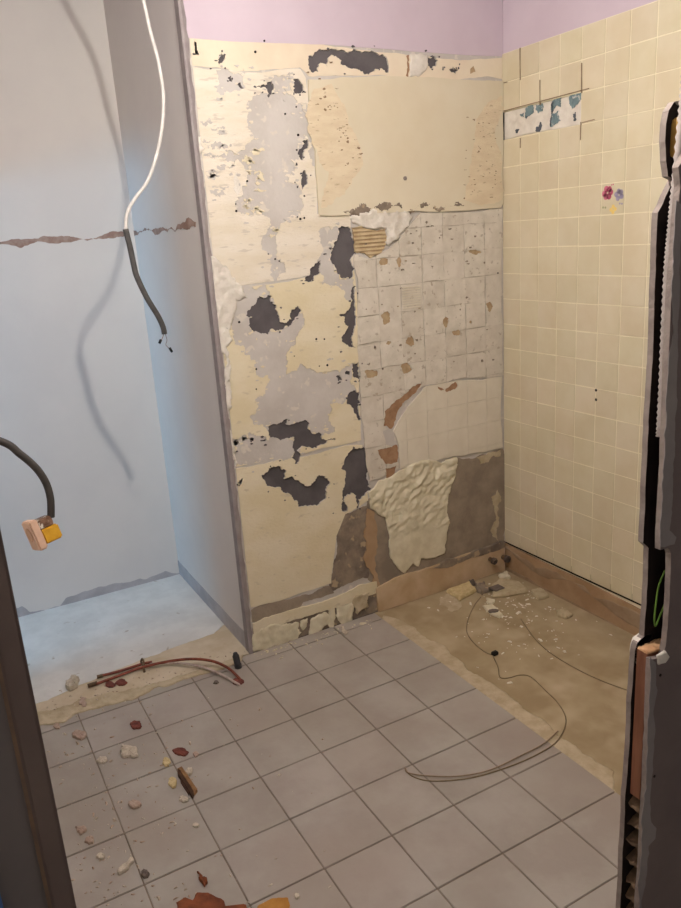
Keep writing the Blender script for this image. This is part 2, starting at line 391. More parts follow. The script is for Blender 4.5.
# thick cream panel, upper right
slab('cream_panel', 'back', [jag(uv('back', [(307.5,80),(338,78),(501.5,81.5),(502,203),(499,208),(440,212),(318.5,215.5)]), 0.012, 0.02, 44)], [], 0.0, 0.009, M_panel, wall_back)
slab('comb_scraped_patch', 'back', [jag(uv('back', [(312,90),(330,84),(345,110),(356,140),(362,165),(350,185),(330,205),(320,208),(316,150)]), 0.1, 0.012, 45)], [], 0.008, 0.0096,
     mat('pinkish scraped paint', (222,207,178), (214,196,166), 22, 0.85, 0.7, 120, c3=(190,172,142), s3=60, t3=0.66, stretch=(0.6,1,2.2)), wall_back)
slab('comb_scraped_patch', 'back', [jag(uv('back', [(462,200),(468,168),(474,140),(480,112),(492,100),(500,96),(500.5,200),(480,206)]), 0.1, 0.012, 46)], [], 0.008, 0.0096, MATS['pinkish scraped paint'], wall_back)
ring = uv('back', [(403.5,178.5)])[0]
lathe('screw_plug', [(0.007,0),(0.007,0.004),(0.004,0.004),(0.003,0.001)], M_bedge, wall_back, 14, Matrix.Translation((ring[0], -0.009, ring[1])) @ Matrix.Rotation(math.pi/2, 4, 'X'))
slab('crumbled_edge', 'back', [jag(uv('back', [(342,211),(355,206),(372,208),(395,207),(410,209),(440,206),(465,204),(462,209),(440,211),(410,214),(380,213),(352,216)]), 0.14, 0.008, 47)], [], 0.0, 0.0105, M_cem2, wall_back, relief=0.004, rscale=60)
# torn paper and ribbed cardboard at the head of the tile bed
slab('torn_paper', 'back', [jag(uv('back', [(350,215),(366,212),(405,211),(412,216),(409,226),(398,238),(388,246),(384,241),(386,229),(362,227),(351,222)]), 0.1, 0.01, 48)], [], 0.0, 0.009, M_white, wall_back, relief=0.008, rscale=26)
ribp = jag(uv('back', [(351.5,228),(360,226),(384,229),(386,239),(378,255),(370,258),(354,252)]), 0.06, 0.01, 49)
rib = slab('ribbed_cardboard', 'back', [ribp], [], 0.0, 0.004, M_tan, wall_back)
M_rib = mat('tan cardboard ridge', (202,182,146), (190,168,130), 30, 0.9, 0.2, 120)
zs = [p[1] for p in ribp]; z = min(zs)
while z < max(zs):
    slab('ridge', 'back', [ribp, rect(-1.2, -0.1, z, z+0.007)], [], 0.004, 0.0075, M_rib, rib); z += 0.0135
# bed of tile adhesive: one square per lost tile
REG = jag(uv('back', [(354,254),(368,259),(384,252),(398,240),(412,222),(420,213),(445,212.5),(502,208.5),(503,375),(455,379),(425,385),(402,396),(388,408),(382,430),(385,444),(398,447),(398,468),(380,478),(369,480),(363,430),(357,310)]), 0.03, 0.015, 50)
LOW = jag(uv('back', [(425,386),(456,380),(501.5,376),(502,447),(450,456.5),(399,468.5),(398,445),(393,431),(408,406),(419,394)]), 0.02, 0.015, 51)
TANS = [(383,262,10,7),(398.5,262,5,11),(474,252,11,5),(489,306,7,11),(385.5,318,9,12),(445,322,6,10),(456,333,9,6),(410,341,9,9),(370,373,13,8),(406,369,10,11),(388,343,4,4),(432,210,9,3),(470,322,3,3)]
TANP = [jag(uv('back', blob(*t, 60+i)), 0.1, 0.006, 60+i) for i, t in enumerate(TANS)]
DIAG = [jag(uv('back', [(421,383),(416,392),(406,400),(397,412),(391,429),(384,426),(384,411),(391,404),(402,396),(412,386)]), 0.08, 0.008, 70),
        jag(uv('back', [(377,450),(397,445),(397,462),(386,464),(380,458)]), 0.08, 0.008, 71), jag(uv('back', [(385,468),(396,465),(394,474),(386,478)]), 0.08, 0.008, 73),
        jag(uv('back', [(436,386),(455,381.5),(457,386),(446,392)]), 0.1, 0.006, 72)]
slab('adhesive_bed', 'back', [REG], TANP+DIAG, 0.0, 0.002, mat('adhesive bed', (176,166,150), (190,180,164), 20, 0.95, 0.4, 90), wall_back)
cellr = random.Random(21)
MADH = [M_adh, mat('tile adhesive pale', (219,211,197), (206,198,183), 16, 0.9, 0.7, 120, c3=(184,174,158), s3=50, t3=0.63), mat('tile adhesive dull', (213,205,190), (200,191,176), 16, 0.9, 0.7, 120, c3=(182,170,152), s3=44, t3=0.62)]
for r in range(5, 16):
    for i in range(8):
        z1 = TOPZ-0.1*r; z0 = z1-0.1; x1 = -0.1*i; x0 = x1-0.1
        g = lambda: cellr.uniform(0.0002, 0.0016)
        cellp = jag(rect(x0+g(), x1-g(), z0+g(), z1-g()), 0.02, 0.016, 1000+r*10+i)
        slab('adhesive_square', 'back', [cellp, REG], TANP+DIAG, 0.0, 0.0045+cellr.uniform(-0.0014, 0.002), cellr.choice(MADH), wall_back)
        if r >= 11:
            cellp = rect(x0+0.0005, x1-0.0005, z0+0.0004, z1-0.0004)
            slab('adhesive_square', 'back', [cellp, LOW], DIAG, 0.0, 0.0066+cellr.uniform(-0.0003, 0.0003), M_smooth, wall_back)
for p in TANP: slab('torn_backing_patch', 'back', [p], [], 0.0, 0.0022, M_tan, wall_back)
for p in DIAG: slab('torn_backing_patch', 'back', [p], [], 0.0, 0.0022, M_brown, wall_back)
# comb ridges left in one square
cz1 = TOPZ-0.8; 
for k in range(9):
    z = cz1-0.012-k*0.0095
    slab('comb_ridge', 'back', [rect(-0.495, -0.415, z-0.002, z+0.002)], [], 0.003, 0.009, M_smooth, wall_back)
# lower right: torn plaster, bare cement, skirting plaster
lz0 = at(410, 570, 1, 0).z; lz1 = at(425, 465, 1, 0).z
def folds(u, v):
    t = min(1, max(0, (v-lz0)/(lz1-lz0))); k = 0.12+0.88*min(1, max(0, (t-0.30)/0.3))
    a = u*0.80+v*0.60; b = -u*0.60+v*0.80
    wv = noise.noise(Vector((u*14, v*14, 3)))*0.02
    n = (abs(noise.noise(Vector((a*16+wv*50, (b+wv)*30, 1.0))))*1.7-0.45)*(0.5+0.9*noise.noise(Vector((u*9, v*9, 4)))) + 0.55*noise.noise(Vector((u*26, v*26, 7)))+0.35*noise.noise(Vector((u*60, v*60, 9)))
    return n*k - 0.2*(1-t)
LUMP = jag(uv('back', [(368,492),(380,480),(399,470.5),(456,457),(455,475),(448,495),(446,512),(449,522),(446,532),(444,553),(430,558),(420,558),(418,566),(412,563),(404,573),(396,566),(390,558),(389,535),(385,517),(370,508)]), 0.05, 0.012, 80)
slab('bare_cement', 'back', [jag(uv('back', [(400,470),(449,459),(500,449),(503,449),(503,546),(440,566),(378,588),(368,580),(367,500)]), 0.05, 0.012, 81)], [], 0.0, 0.001, M_cem, wall_back)
slab('torn_plaster', 'back', [LUMP], [], 0.0, 0.011, M_lump, wall_back, relief=0.016, folds=folds, cell=0.0045)
slab('plaster_fringe', 'back', [jag(uv('back', [(491,497),(497,490),(501,500),(501,548),(492,536),(496,520)]), 0.12, 0.01, 82)], [], 0.001, 0.004, M_mortar, wall_back)
slab('plaster_fringe', 'back', [jag(uv('back', [(476,457),(500,450),(500,456),(488,462),(480,464)]), 0.12, 0.01, 83)], [], 0.001, 0.004, M_mortar, wall_back)
slab('plaster_fringe', 'back', [jag(uv('back', [(367,508),(374,512),(377,530),(374,556),(379,585),(370,590),(366,550)]), 0.1, 0.01, 84)], [], 0.001, 0.005, M_base, wall_back)
slab('bare_cement', 'back', [jag(uv('back', [(337,530),(345,514),(356,510),(368,505),(370,560),(368,578),(333,591),(329,585),(334,560)]), 0.06, 0.012, 85)], [DARKP[22]], 0.0, 0.0012, M_cem2, wall_back)
slab('bare_cement', 'back', [jag(uv('back', [(251,610),(290,599),(331,585),(334,593),(303,602),(301,606),(252,622)]), 0.05, 0.012, 86), left_lim], [], 0.0, 0.0012, M_cem, wall_back)
slab('skirting_plaster', 'back', [jag(uv('back', [(378.5,614),(375,588),(395,577),(440,563),(503,543),(503.5,572),(440,591)]), 0.015, 0.015, 87), rect(-1, -0.002, 0.0, 1)], [], 0.0, 0.011, M_base2, wall_back)
slab('skirting_lip', 'back', [jag(uv('back', [(430,567),(445,559),(503,540),(503,546),(445,567)]), 0.03, 0.015, 89), rect(-1, -0.002, 0.0, 1)], [], 0.0, 0.0135, M_cem2, wall_back)
slab('paint_strip', 'back', [jag(uv('back', [(251,624),(303,606),(376,581),(377,592),(352,601),(300,618),(253,633)]), 0.03, 0.012, 88), left_lim], [], 0.0, 0.006, M_cream, wall_back)
slab('bare_cement', 'back', [rect(XC+0.02, -0.665, 0.0, 0.098)], [], 0.0, 0.001, M_cem2, wall_back)
for i, p in enumerate([[(253,634),(298,622),(301,632),(296,640),(253,651)], [(310,620),(326,612),(331,618),(318,632),(308,636)], [(336,605),(352,601),(352,619),(346,626),(337,618)],
                       [(355,594),(369,590),(368,606),(357,614)], [(300,621),(307,618),(306,626),(302,630)], [(328,608),(333,606),(334,628),(329,629)]]):
    slab('plaster_crust', 'back', [jag(uv('back', p), 0.1, 0.01, 90+i)], [], 0.001, 0.008, M_lump if i != 3 else M_mortar, wall_back, relief=0.005, rscale=35)
# nail and screw holes
hm = lathe('nail_hole', [(0.0045, -0.002), (0.0045, 0.0012)], M_dark, wall_back, 10, Matrix.Rotation(math.pi/2, 4, 'X'))
HOLES = [(235.5,204),(236,211),(247,181),(268,254),(316,339),(324,339),(319,366),(327,365),(256,369),(256,389),(294,356),(239,322),(285,114),(296,107),(298,135),(304,196),(297,217),(300,219),(304,218),(275,259),(279,261),(447,176),(497,273),(338,383),(255,52),(264,41)]
def at_wall(px, py, d): 
    q = at(px, py, 1, 0.0); return (q.x, -d, q.z)
for i, h in enumerate(HOLES):
    o = hm if i == 0 else hm.copy()
    if i: COL.objects.link(o)
    o.location = at_wall(h[0], h[1], 0.0025 if h[0] < 360 else 0.006); s = 0.45+0.5*((i*37) % 10)/10; o.scale = (s, 1, s)
# loose flecks left along the torn paint boundaries
fr_ = random.Random(91)
def fleck(u, v, w_, h_, m, d0, d1): slab('paint_fleck', 'back', [jag(blob(u, v, w_, h_, fr_.random(), 7, 0.35), 0.18, 0.004, fr_.random())], DARKP, d0, d1, m, wall_back)
for gi, (gp, n) in enumerate(zip(GREYP, (60, 12, 10, 60, 16, 16, 4))):
    for _ in range(n):
        p = fr_.choice(gp); q = (p[0]+fr_.gauss(0, .016), p[1]+fr_.gauss(0, .016))
        if not (XB+0.01 < q[0] < -0.70): continue
        ing = inside(np.array([q]), gp)[0]
        fleck(q[0], q[1], fr_.uniform(.005,.022), fr_.uniform(.003,.010), (M_cream2 if q[1] > 1.33 else M_cream) if ing else M_skim, 0.0, 0.0016 if ing else 0.0034)
for dp in DARKP:
    for _ in range(2 if len(dp) < 40 else 7):
        p = fr_.choice(dp); fleck(p[0]+fr_.gauss(0,.012), p[1]+fr_.gauss(0,.012), fr_.uniform(.004,.012), fr_.uniform(.003,.008), M_sub, 0.0, 0.0036)
# short gouges in the scraped paint
gr = random.Random(77); M_gouge = mat('gouge brown', (150,126,98), (128,104,80), 30, 0.95)
def gouge(px, py, L, h, m=M_gouge, d=0.0098):
    p = uv('back', [(px, py)])[0]
    slab('gouge', 'back', [jag(rect(p[0]-L/2, p[0]+L/2, p[1]-h/2, p[1]+h/2), 0.25, 0.006, gr.random())], [], d-0.004, d, m, wall_back)
for k in range(46):
    t = gr.random(); gouge(318+t*38+gr.gauss(0,6), 90+t*80+gr.gauss(0,14), gr.uniform(.004,.012), gr.uniform(.0013,.003))
for k in range(46):
    py = gr.uniform(112, 203); gouge(min(498, gr.uniform(464,496)+ (150-py)*0.06), py, gr.uniform(.004,.011), gr.uniform(.0014,.0034))
for k in range(26): gouge(gr.uniform(205,228), gr.uniform(112,205), gr.uniform(.012,.05), gr.uniform(.0015,.003), M_skim, 0.0028)
for k in range(30): gouge(gr.uniform(244,262), gr.uniform(150,215), gr.uniform(.01,.04), gr.uniform(.0015,.003), M_cream, 0.0018)
for k in range(14): gouge(gr.uniform(272,300), gr.uniform(225,262), gr.uniform(.01,.04), gr.uniform(.002,.004), M_cream, 0.0018)
for k in range(40): gouge(gr.uniform(365,498), gr.uniform(222,372), gr.uniform(.004,.012), gr.uniform(.002,.006), M_cem2, 0.0072)

# ------------------------------------------------------------------ right wall tiles
slab('lilac_paint_band', 'right', [rect(-2.6, 0.0, TOPZ-0.004, CEIL-0.001)], [], -0.008, -0.002, M_purple, wall_right)
slab('grout_bed', 'right', [rect(-2.6, 0.0, 0.16, TOPZ)], [rect(-0.4, 0.0, TOPZ-0.3, TOPZ-0.2)], -0.008, 0.0026, M_grout, wall_right)
tm = boxmesh('wall_tile', (-0.004, -0.0486, -0.0486), (0.006, 0.0486, 0.0486), 0.0012); tm.materials.append(M_tile)
NC = 14; rows = 19; tiles = {}
trnd = random.Random(4)
for r in range(rows):
    for c in range(NC):
        if r == 2 and c < 4: continue
        o = link('wall_tile', tm, None, wall_right); o.location = (0.0+trnd.uniform(-.0004,.0004), -0.1*c-0.05, TOPZ-0.1*r-0.05); tiles[(r, c)] = o
zb = at(505, 541, 0, 0.0).z; zb = max(0.135, min(0.18, zb))
tc = boxmesh('wall_tile', (-0.004, -0.0487, zb), (0.006, 0.0487, TOPZ-0.1*rows-0.0013), 0.0012); tc.materials.append(M_tile)
for c in range(NC):
    o = link('cut_wall_tile', tc, None, wall_right); o.location = (0, -0.1*c-0.05, 0)
v = []; f = []
for r in range(rows):
    for c in range(NC, 24):
        me = boxmesh('t', (-0.004, -0.1*c-0.0987, TOPZ-0.1*r-0.0987), (0.006, -0.1*c-0.0013, TOPZ-0.1*r-0.0013)); k = len(v)
        v += [tuple(x.co) for x in me.vertices]; f += [[i+k for i in p.vertices] for p in me.polygons]; bpy.data.meshes.remove(me)
so = link('far_wall_tiles', mesh('far_wall_tiles', v, f), M_tile, wall_right); so['kind'] = 'stuff'
# strip where four tiles were knocked out
slab('adhesive_strip', 'right', [jag(rect(-0.4, -0.002, TOPZ-0.3, TOPZ-0.2), 0.01, 0.02, 500)], [], -0.008, -0.004, M_white, wall_right, relief=0.002, rscale=40)
M_teal = mat('blue green tile remnant', (120,142,146), (96,116,122), 30, 0.5, 0.2, 60, c3=(190,190,186), s3=50, t3=0.6)
M_slate = mat('dark slate remnant', (92,98,106), (70,74,82), 40, 0.8, 0.3, 60)
for i, (p, m) in enumerate([([(525.5,108),(532.5,106),(533,112),(529,116),(525.5,118)], M_teal), ([(536,105),(542,103.5),(542,111),(538,113),(535.5,110)], M_teal),
        ([(552,101.5),(561,97),(560,107),(553,110.5),(551,112)], M_teal), ([(551,113),(559,111),(560,121),(551,127)], M_teal), ([(569,97),(583,92),(582,99),(577,104),(572,108.5),(569,104)], M_teal),
        ([(536,127),(540,122),(540.5,128.5),(535,131)], M_slate), ([(551.5,103),(554,101),(553,111),(550.5,127),(550,125)], M_slate), ([(573,114),(575,112),(575.5,120),(573.5,121)], M_slate),
        ([(515,130),(518.5,129),(517,133),(515.5,132.5)], M_slate), ([(525.5,116.5),(528,116),(526,118.5)], M_slate), ([(520,114),(523,113),(523,117),(520.5,116)], M_teal)]):
    slab('tile_remnant', 'right', [jag(uv('right', p), 0.16, 0.004, 510+i)], [], -0.005, 0.0, m, wall_right)
M_cut = mat('saw cut brown', (150,130,106), (124,104,84), 30, 0.95)
for (a, b, t) in [((505,111),(590,88.5),0.004), ((521,48),(521.3,80),0.0035), ((541,80),(541,105),0.003), ((582.8,63),(582.8,93),0.0035), ((583.5,122.5),(595.5,119.5),0.0035), ((582,122),(581.5,140),0.003), ((521.3,138),(521.3,148),0.003), ((504.8,83),(508,82),0.003)]:
    A = uv('right', [a])[0]; B = uv('right', [b])[0]
    t *= 0.7; L = math.hypot(B[0]-A[0], B[1]-A[1]); n = ((B[1]-A[1])/L*t/2, -(B[0]-A[0])/L*t/2)
    slab('saw_cut', 'right', [[(A[0]-n[0],A[1]-n[1]),(B[0]-n[0],B[1]-n[1]),(B[0]+n[0],B[1]+n[1]),(A[0]+n[0],A[1]+n[1])]], [], 0.0, 0.0067, M_cut, wall_right)
# flower print on one tile
dt = tiles[(5, 5)]
M_pr = mat('printed magenta', (176,74,104), (206,120,140), 60, 0.3); M_pl = mat('printed lavender', (140,132,158), (168,160,178), 60, 0.3)
M_py = mat('printed yellow', (232,204,120), (222,190,110), 60, 0.3); M_pg = mat('printed green', (150,150,112), rough=0.3)
def flower(cy, cz, R, n, m, seed):
    rnd = random.Random(seed)
    for k in range(n):
        a = 2*math.pi*k/n+rnd.uniform(-.2,.2)
        pts = [(cy+math.cos(a)*R*0.55+math.cos(t)*R*0.42, cz+math.sin(a)*R*0.55+math.sin(t)*R*0.42) for t in [2*math.pi*j/9 for j in range(9)]]
        vv = [(-0.0045, p[0], p[1]) for p in pts]+[(-0.00475, p[0], p[1]) for p in pts]; q = len(pts)
        link('flower_print', mesh('flower_print', vv, [list(range(q, 2*q))]+[(j, (j+1) % q, (j+1) % q+q, j+q) for j in range(q)]), m, dt)
flower(0.022, 0.020, 0.025, 6, M_pr, 1); flower(-0.027, 0.010, 0.021, 5, M_pl, 2); flower(-0.004, -0.034, 0.016, 4, M_py, 3); flower(0.002, 0.044, 0.006, 2, M_pr, 4); flower(0.034,-0.026,0.009,2,M_pg,5); flower(-0.036,-0.018,0.008,2,M_pl,6)
for (px, py) in [(597,390),(597,399.5)]:
    q = at(px, py, 0, 0.0)
    lathe('screw_hole', [(0.0052,0),(0.0052,0.0008)], M_dark, wall_right, 12, Matrix.Translation((-0.0045, q.y, q.z)) @ Matrix.Rotation(-math.pi/2, 4, 'Y'))
# bare band under the tiles
slab('bare_plaster_band', 'right', [jag(rect(-1.6, -0.0, -0.02, zb-0.012), 0.006, 0.03, 600)], [], -0.008, 0.001, M_base, wall_right)
slab('gap_shade_strip', 'right', [rect(-1.6, 0.0, zb-0.013, zb+0.001)], [], -0.0085, -0.006, M_dark, wall_right)  # dark strip that paints the shade inside the gap under the tiles
slab('plaster_ridge', 'right', [jag(rect(-1.6, -0.0, zb-0.035, zb-0.018), 0.05, 0.02, 601)], [], 0.0, 0.003, mat('skirting smear', (166,144,118), (148,124,98), 12, 0.9, 0.4, 60), wall_right, relief=0.0015, rscale=40)
slab('plaster_ridge', 'right', [jag(rect(-1.6, -0.0, -0.02, 0.012), 0.02, 0.02, 602)], [], 0.0, 0.004, MATS['skirting smear'], wall_right)

# ------------------------------------------------------------------ floor
h = FT/2-0.0016
fm = boxmesh('floor_tile', (-h, -h, -0.008), (h, h, 0.0), 0.0014); fm.materials.append(M_ftile)
frnd = random.Random(12)
for i in range(-6, 2):
    for j in range(-1, 11):
        x = FX+FT*(i+0.5); y = FY-FT*(j+0.5)
        if x-FT/2 < XL-0.09: continue
        o = link('floor_tile', fm, None, floor); o.location = (x, y, frnd.uniform(-0.0007, 0.0005))
yc = FY+FT
cm = boxmesh('cut_floor_tile', (-h, yc+0.0016, -0.008), (h, -0.004, 0.0), 0.0014); cm.materials.append(M_ftile)
for i in range(-6, 2):
    o = link('cut_floor_tile', cm, None, floor); o.location = (FX+FT*(i+0.5), 0, 0)
XE = FX+2*FT
slab('bare_screed', 'floor', [rect(XE-0.006, 0.0, -1.75, 0.0)], [], -0.02, -0.0025, M_screed, floor)
slab('mortar_edge', 'floor', [jag(uv('floor', [(383,615),(399,619),(424,636),(444,645),(463,662),(486,680),(511,697),(537,716),(562,738),(592,757),(614,771),(616,792),(600,792),(550,757),(495,712),(430,662),(376,622)]), 0.06, 0.015, 700), rect(XE-0.003, 0, -2, -0.002)], [], -0.0025, -0.0006, M_mortar, floor, relief=0.001, rscale=60)
slab('mortar_smear', 'floor', [jag(uv('floor', [(440,596),(458,590),(462,606),(452,612),(440,604)]), 0.1, 0.015, 701)], [], -0.0025, -0.001, M_mortar, floor)
# recess floor
slab('white_floor_paint', 'floor', [jag(uv('floor', [(-20,590),(-20,722),(40,703),(90,682),(120,669),(160,654),(190,642),(214,634),(226,624),(195,560)]), 0.05, 0.02, 710), rect(XL, XC, 0.0, YA)], [], 0.002, 0.0032, M_apaint, floor_rec)  # white paint; its front outline also paints in the edge of the daylight
slab('mortar_edge', 'floor', [jag(uv('floor', [(30,716),(80,701),(130,690),(180,676),(225,662),(243,655),(240,663),(205,674),(150,692),(90,710),(30,728)]), 0.08, 0.012, 711)], [], -0.001, 0.006, M_mortar, floor_rec, relief=0.005, rscale=40)

# ------------------------------------------------------------------ recess walls: skirting scars and torn strip
slab('skirting_scar', 'alcove', [jag(uv('alcove', [(-20,640),(-20,612),(22,606),(30,612),(60,606),(66,598),(85,591),(120,583),(165,571),(172,573),(180,573),(180,592)]), 0.05, 0.015, 720), rect(-3, 0, 0, 1)], [], 0.0, 0.0015, M_strip, wall_alcove)
slab('skirting_scar', 'side', [jag(rect(0.004, YA-0.002, 0.0, 0.075), 0.012, 0.03, 721)], [], 0.0, 0.0018, M_strip, wall_side)
slab('torn_strip', 'alcove', [jag(uv('alcove', [(-12,245),(25,239),(60,236),(108,233),(126,233),(126,236),(108,238),(75,241),(30,244),(20,248),(2,244)]), 0.06, 0.012, 722)], [], 0.0, 0.0012, M_tear, wall_alcove)
slab('torn_strip', 'side', [jag(uv('side', [(132,231),(160,228),(178,224),(196,222),(196,227),(178,229),(160,233),(134,236)]), 0.06, 0.012, 723)], [], 0.0, 0.0012, M_tear, wall_side)

# ------------------------------------------------------------------ partition we look past (right) and door frame (left)
T = 0.011
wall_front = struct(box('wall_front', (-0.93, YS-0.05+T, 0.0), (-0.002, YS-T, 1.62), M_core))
Q = lambda ax, pts: [tuple(at(p[0], p[1], 1, ax)[k] for k in (0, 2)) for p in pts]
fe = Q(YS, [(668,103),(662.5,112),(660,125),(659,142),(660,162),(662,177),(668,180),(664,188),(660,196),(656.5,205),(652,213),(651,228),(650,270),(648,330),(645,390),(642.3,440),(640,490),(638,541),(643.5,546),(641.5,600),(639,634),(632,641),(630,650),(626,700),(622,780),(618,850),(615.5,908)])
fe.append((fe[-1][0], 0.0))
far_poly = jag(fe, 0.012, 0.012, 800, True) + [(-0.002, 0.0), (-0.002, fe[0][1])]
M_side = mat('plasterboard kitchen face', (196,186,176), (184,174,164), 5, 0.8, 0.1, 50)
def sheet(name, poly, y0, y1, m, medge):
    o = slab(name, 'far', [poly], [], y0, y1, m, wall_front)
    return o
def solid(name, plane, inc, d0, d1, m, parent, medge=None, inner=-1):
    o = slab(name, plane, inc, [], d0, d1, m, parent)
    # close the back
    bm = bmesh.new(); bm.from_mesh(o.data)
    be = [e for e in bm.edges if e.is_boundary]; bmesh.ops.triangle_fill(bm, use_beauty=True, edges=be)
    bmesh.ops.recalc_face_normals(bm, faces=bm.faces)
    if medge:
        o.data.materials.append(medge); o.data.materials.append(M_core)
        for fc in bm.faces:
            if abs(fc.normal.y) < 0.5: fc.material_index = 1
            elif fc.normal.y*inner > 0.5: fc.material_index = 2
    bm.to_mesh(o.data); bm.free(); return o
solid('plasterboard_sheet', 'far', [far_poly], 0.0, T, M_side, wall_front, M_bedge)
yn = YS-0.05+T
ne = Q(yn, [(700,140),(681,154),(672,168),(674,187),(670.5,230),(667,270),(664,330),(661.5,390),(659.5,440),(657,500),(655,540),(655,548),(663,546),(665.5,552),(664.5,590),(661,640),(658,655),(646,657),(644.5,700),(642,760),(639,820),(635,890),(634,908)])
ne.append((ne[-1][0], 0.0))
near_poly = jag(ne, 0.012, 0.012, 801, True) + [(-0.002, 0.0), (-0.002, ne[0][1])]
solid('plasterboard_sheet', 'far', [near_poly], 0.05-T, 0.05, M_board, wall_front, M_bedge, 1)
# grey filler bands along the near edge
fp = [(ne[7][0]+0.0, ne[7][1])] 
def npx(pts): return jag(uv('near', pts), 0.04, 0.012, 802)
slab('filler_band', 'near', [npx([(676,200),(681,205),(679,300),(677,400),(674,440),(672,500),(669,530),(676,537),(674,544),(661,547),(660,545),(662,500),(664.5,440),(668,360),(671,290)])], [], 0.0, 0.0012, M_filler, wall_front)
slab('filler_band', 'near', [npx([(650,657),(655,662),(657,690),(655,730),(651,780),(651,822),(656,828),(655,838),(648,846),(645,880),(642,908),(638.5,908),(642,830),(646,760),(648.5,700)])], [], 0.0, 0.0012, M_filler, wall_front)
slab('filler_lump', 'near', [npx([(656,655),(664,650),(668,656),(664,662),(657,664)])], [], 0.0, 0.006, M_white, wall_front, relief=0.004, rscale=60)
for (px, py) in [(660,675),(654,776)]:
    q = at(px, py, 1, YS-0.05)
    lathe('screw_hole', [(0.0028,0),(0.0028,0.001)], M_dark, wall_front, 10, Matrix.Translation((q.x, YS-0.0505, q.z)) @ Matrix.Rotation(math.pi/2, 4, 'X'))
# batten, its end grain, plaster on the corner
q0 = at(634, 648, 1, YS-T); q1 = at(629, 792, 1, YS-T)
bx0 = q0.x+0.003
box('batten', (bx0, YS-0.05+T+0.0005, q1.z), (-0.80, YS-T-0.003, q0.z), M_wood, wall_front, 0.0015)
slab('batten_end', 'floor', [jag(rect(bx0+0.001, bx0+0.06, YS-0.05+T+0.001, YS-T-0.004), 0.03, 0.01, 810)], [], q0.z-0.001, q0.z+0.003, M_woodend, wall_front, relief=0.004, rscale=80)
slab('filler_lump', 'far', [jag(Q(YS, [(631.5,646),(634,638),(641,633),(647,632),(645,637),(638,641),(634,655),(631.5,662)]), 0.05, 0.01, 811)], [], -0.003, T, M_white, wall_front)
# honeycomb strips below the batten
sr = random.Random(31)
for k in range(12):
    z = q1.z-0.008-k*0.043-sr.uniform(0, 0.008)
    if z < 0.01: break
    vv = []; ff = []; n = 8; dz = sr.uniform(-.008, .008)
    for a in range(n+1):
        for b in range(5):
            x = bx0+0.001+a*0.016+(sr.uniform(-.003,.005) if a == 0 else 0); y = (YS-T)+(-0.05+2*T)*b/4
            vv.append((x, y, z-(0.016*(1-a/2)**1.5 if a < 2 else 0)+0.004*math.sin(a*0.9+k)+dz*b/4+sr.uniform(-.0015,.0015)))
    m_ = len(vv); vv += [(p[0], p[1], p[2]-0.0012) for p in vv]
    for a in range(n):
        for b in range(4):
            i = a*5+b; ff.append((i, i+1, i+6, i+5)); ff.append((m_+i, m_+i+5, m_+i+6, m_+i+1))
    for b in range(4): ff.append((b, m_+b, m_+b+1, b+1))
    link('honeycomb_strip', mesh('honeycomb_strip', vv, ff), M_card, wall_front)
# back box at the head of the cut wall: rim, dark hollow, yellow knock-out
q = at(680, 137, 1, YS-0.026)
M_yel = mat('yellow plastic', (150,118,52), (128,98,42), 20, 0.6)
lathe('box_knockout', [(0.030,0),(0.030,0.004),(0.024,0.006),(0.004,0.006)], M_yel, wall_front, 18, Matrix.Translation((q.x+0.004, q.y, q.z)) @ Matrix.Rotation(-math.pi/2, 4, 'Y'))
solid('box_rim', 'far', [Q(YS, [(668,103),(700,103),(700,106.5),(671,106.5)])], 0.0, 0.05, M_bedge, wall_front)
# corrugated conduit inside the cavity
cp = smooth_pts([at(x, y, 1, yn+0.010) for x, y in ((688,60),(684,110),(676.5,187),(672.5,230),(669,270),(666,330),(663.5,390),(661,436))], 17)
M_cond = mat('grey corrugated conduit', (176,166,160), (150,140,134), 40, 0.6)
cond = tube('corrugated_conduit', cp, 0.008, M_cond, None, 1, 12, True, lambda i, p: 0.0088 if i % 2 else 0.0066)
tag(cond, 'ribbed grey conduit running up inside the broken partition edge at right', 'conduit')
M_green = mat('green wire', (112,150,62), (96,130,52), 30, 0.5)
gw = tube('wire', [at(660.5,572,1,YS-0.026)+Vector((.012,0,0)), at(659,585,1,YS-0.026), at(656.5,600,1,YS-0.026), at(654.5,618,1,YS-0.026), at(655.5,626,1,YS-0.026), at(659,618,1,YS-0.026), at(661,604,1,YS-0.026)+Vector((.012,0,0))], 0.0017, M_green, None, 5, 8)
tag(gw, 'green electrical wire looped inside the hollow of the broken partition', 'wire')
# door frame on the left
J = lambda px, py, y: at(px, py, 1, y).x
xr = J(40, 728, YS-0.05); xm = J(14, 728, YS-0.05)
door = struct(box('door_1', (XL, YS-0.05, 0.0), (xm+0.001, YS, 2.05), M_jamb))
box('door_casing', (xm, YS-0.062, 0.0), (xr, YS+0.002, 2.05), M_frame, door, 0.003)
box('door_casing_lip', (xm-0.004, YS-0.058, 0.0), (xm+0.003, YS-0.049, 2.05), mat('worn brown edge', (136,112,92), (116,98,86), 20, 0.6), door, 0.001)
qb = at(2, 904, 1, YS-0.056)
box('blue_edge_strip', (XL+0.001, YS-0.056, 0.0), (qb.x+0.0004, YS-0.05, qb.z+0.012), M_blue, door)

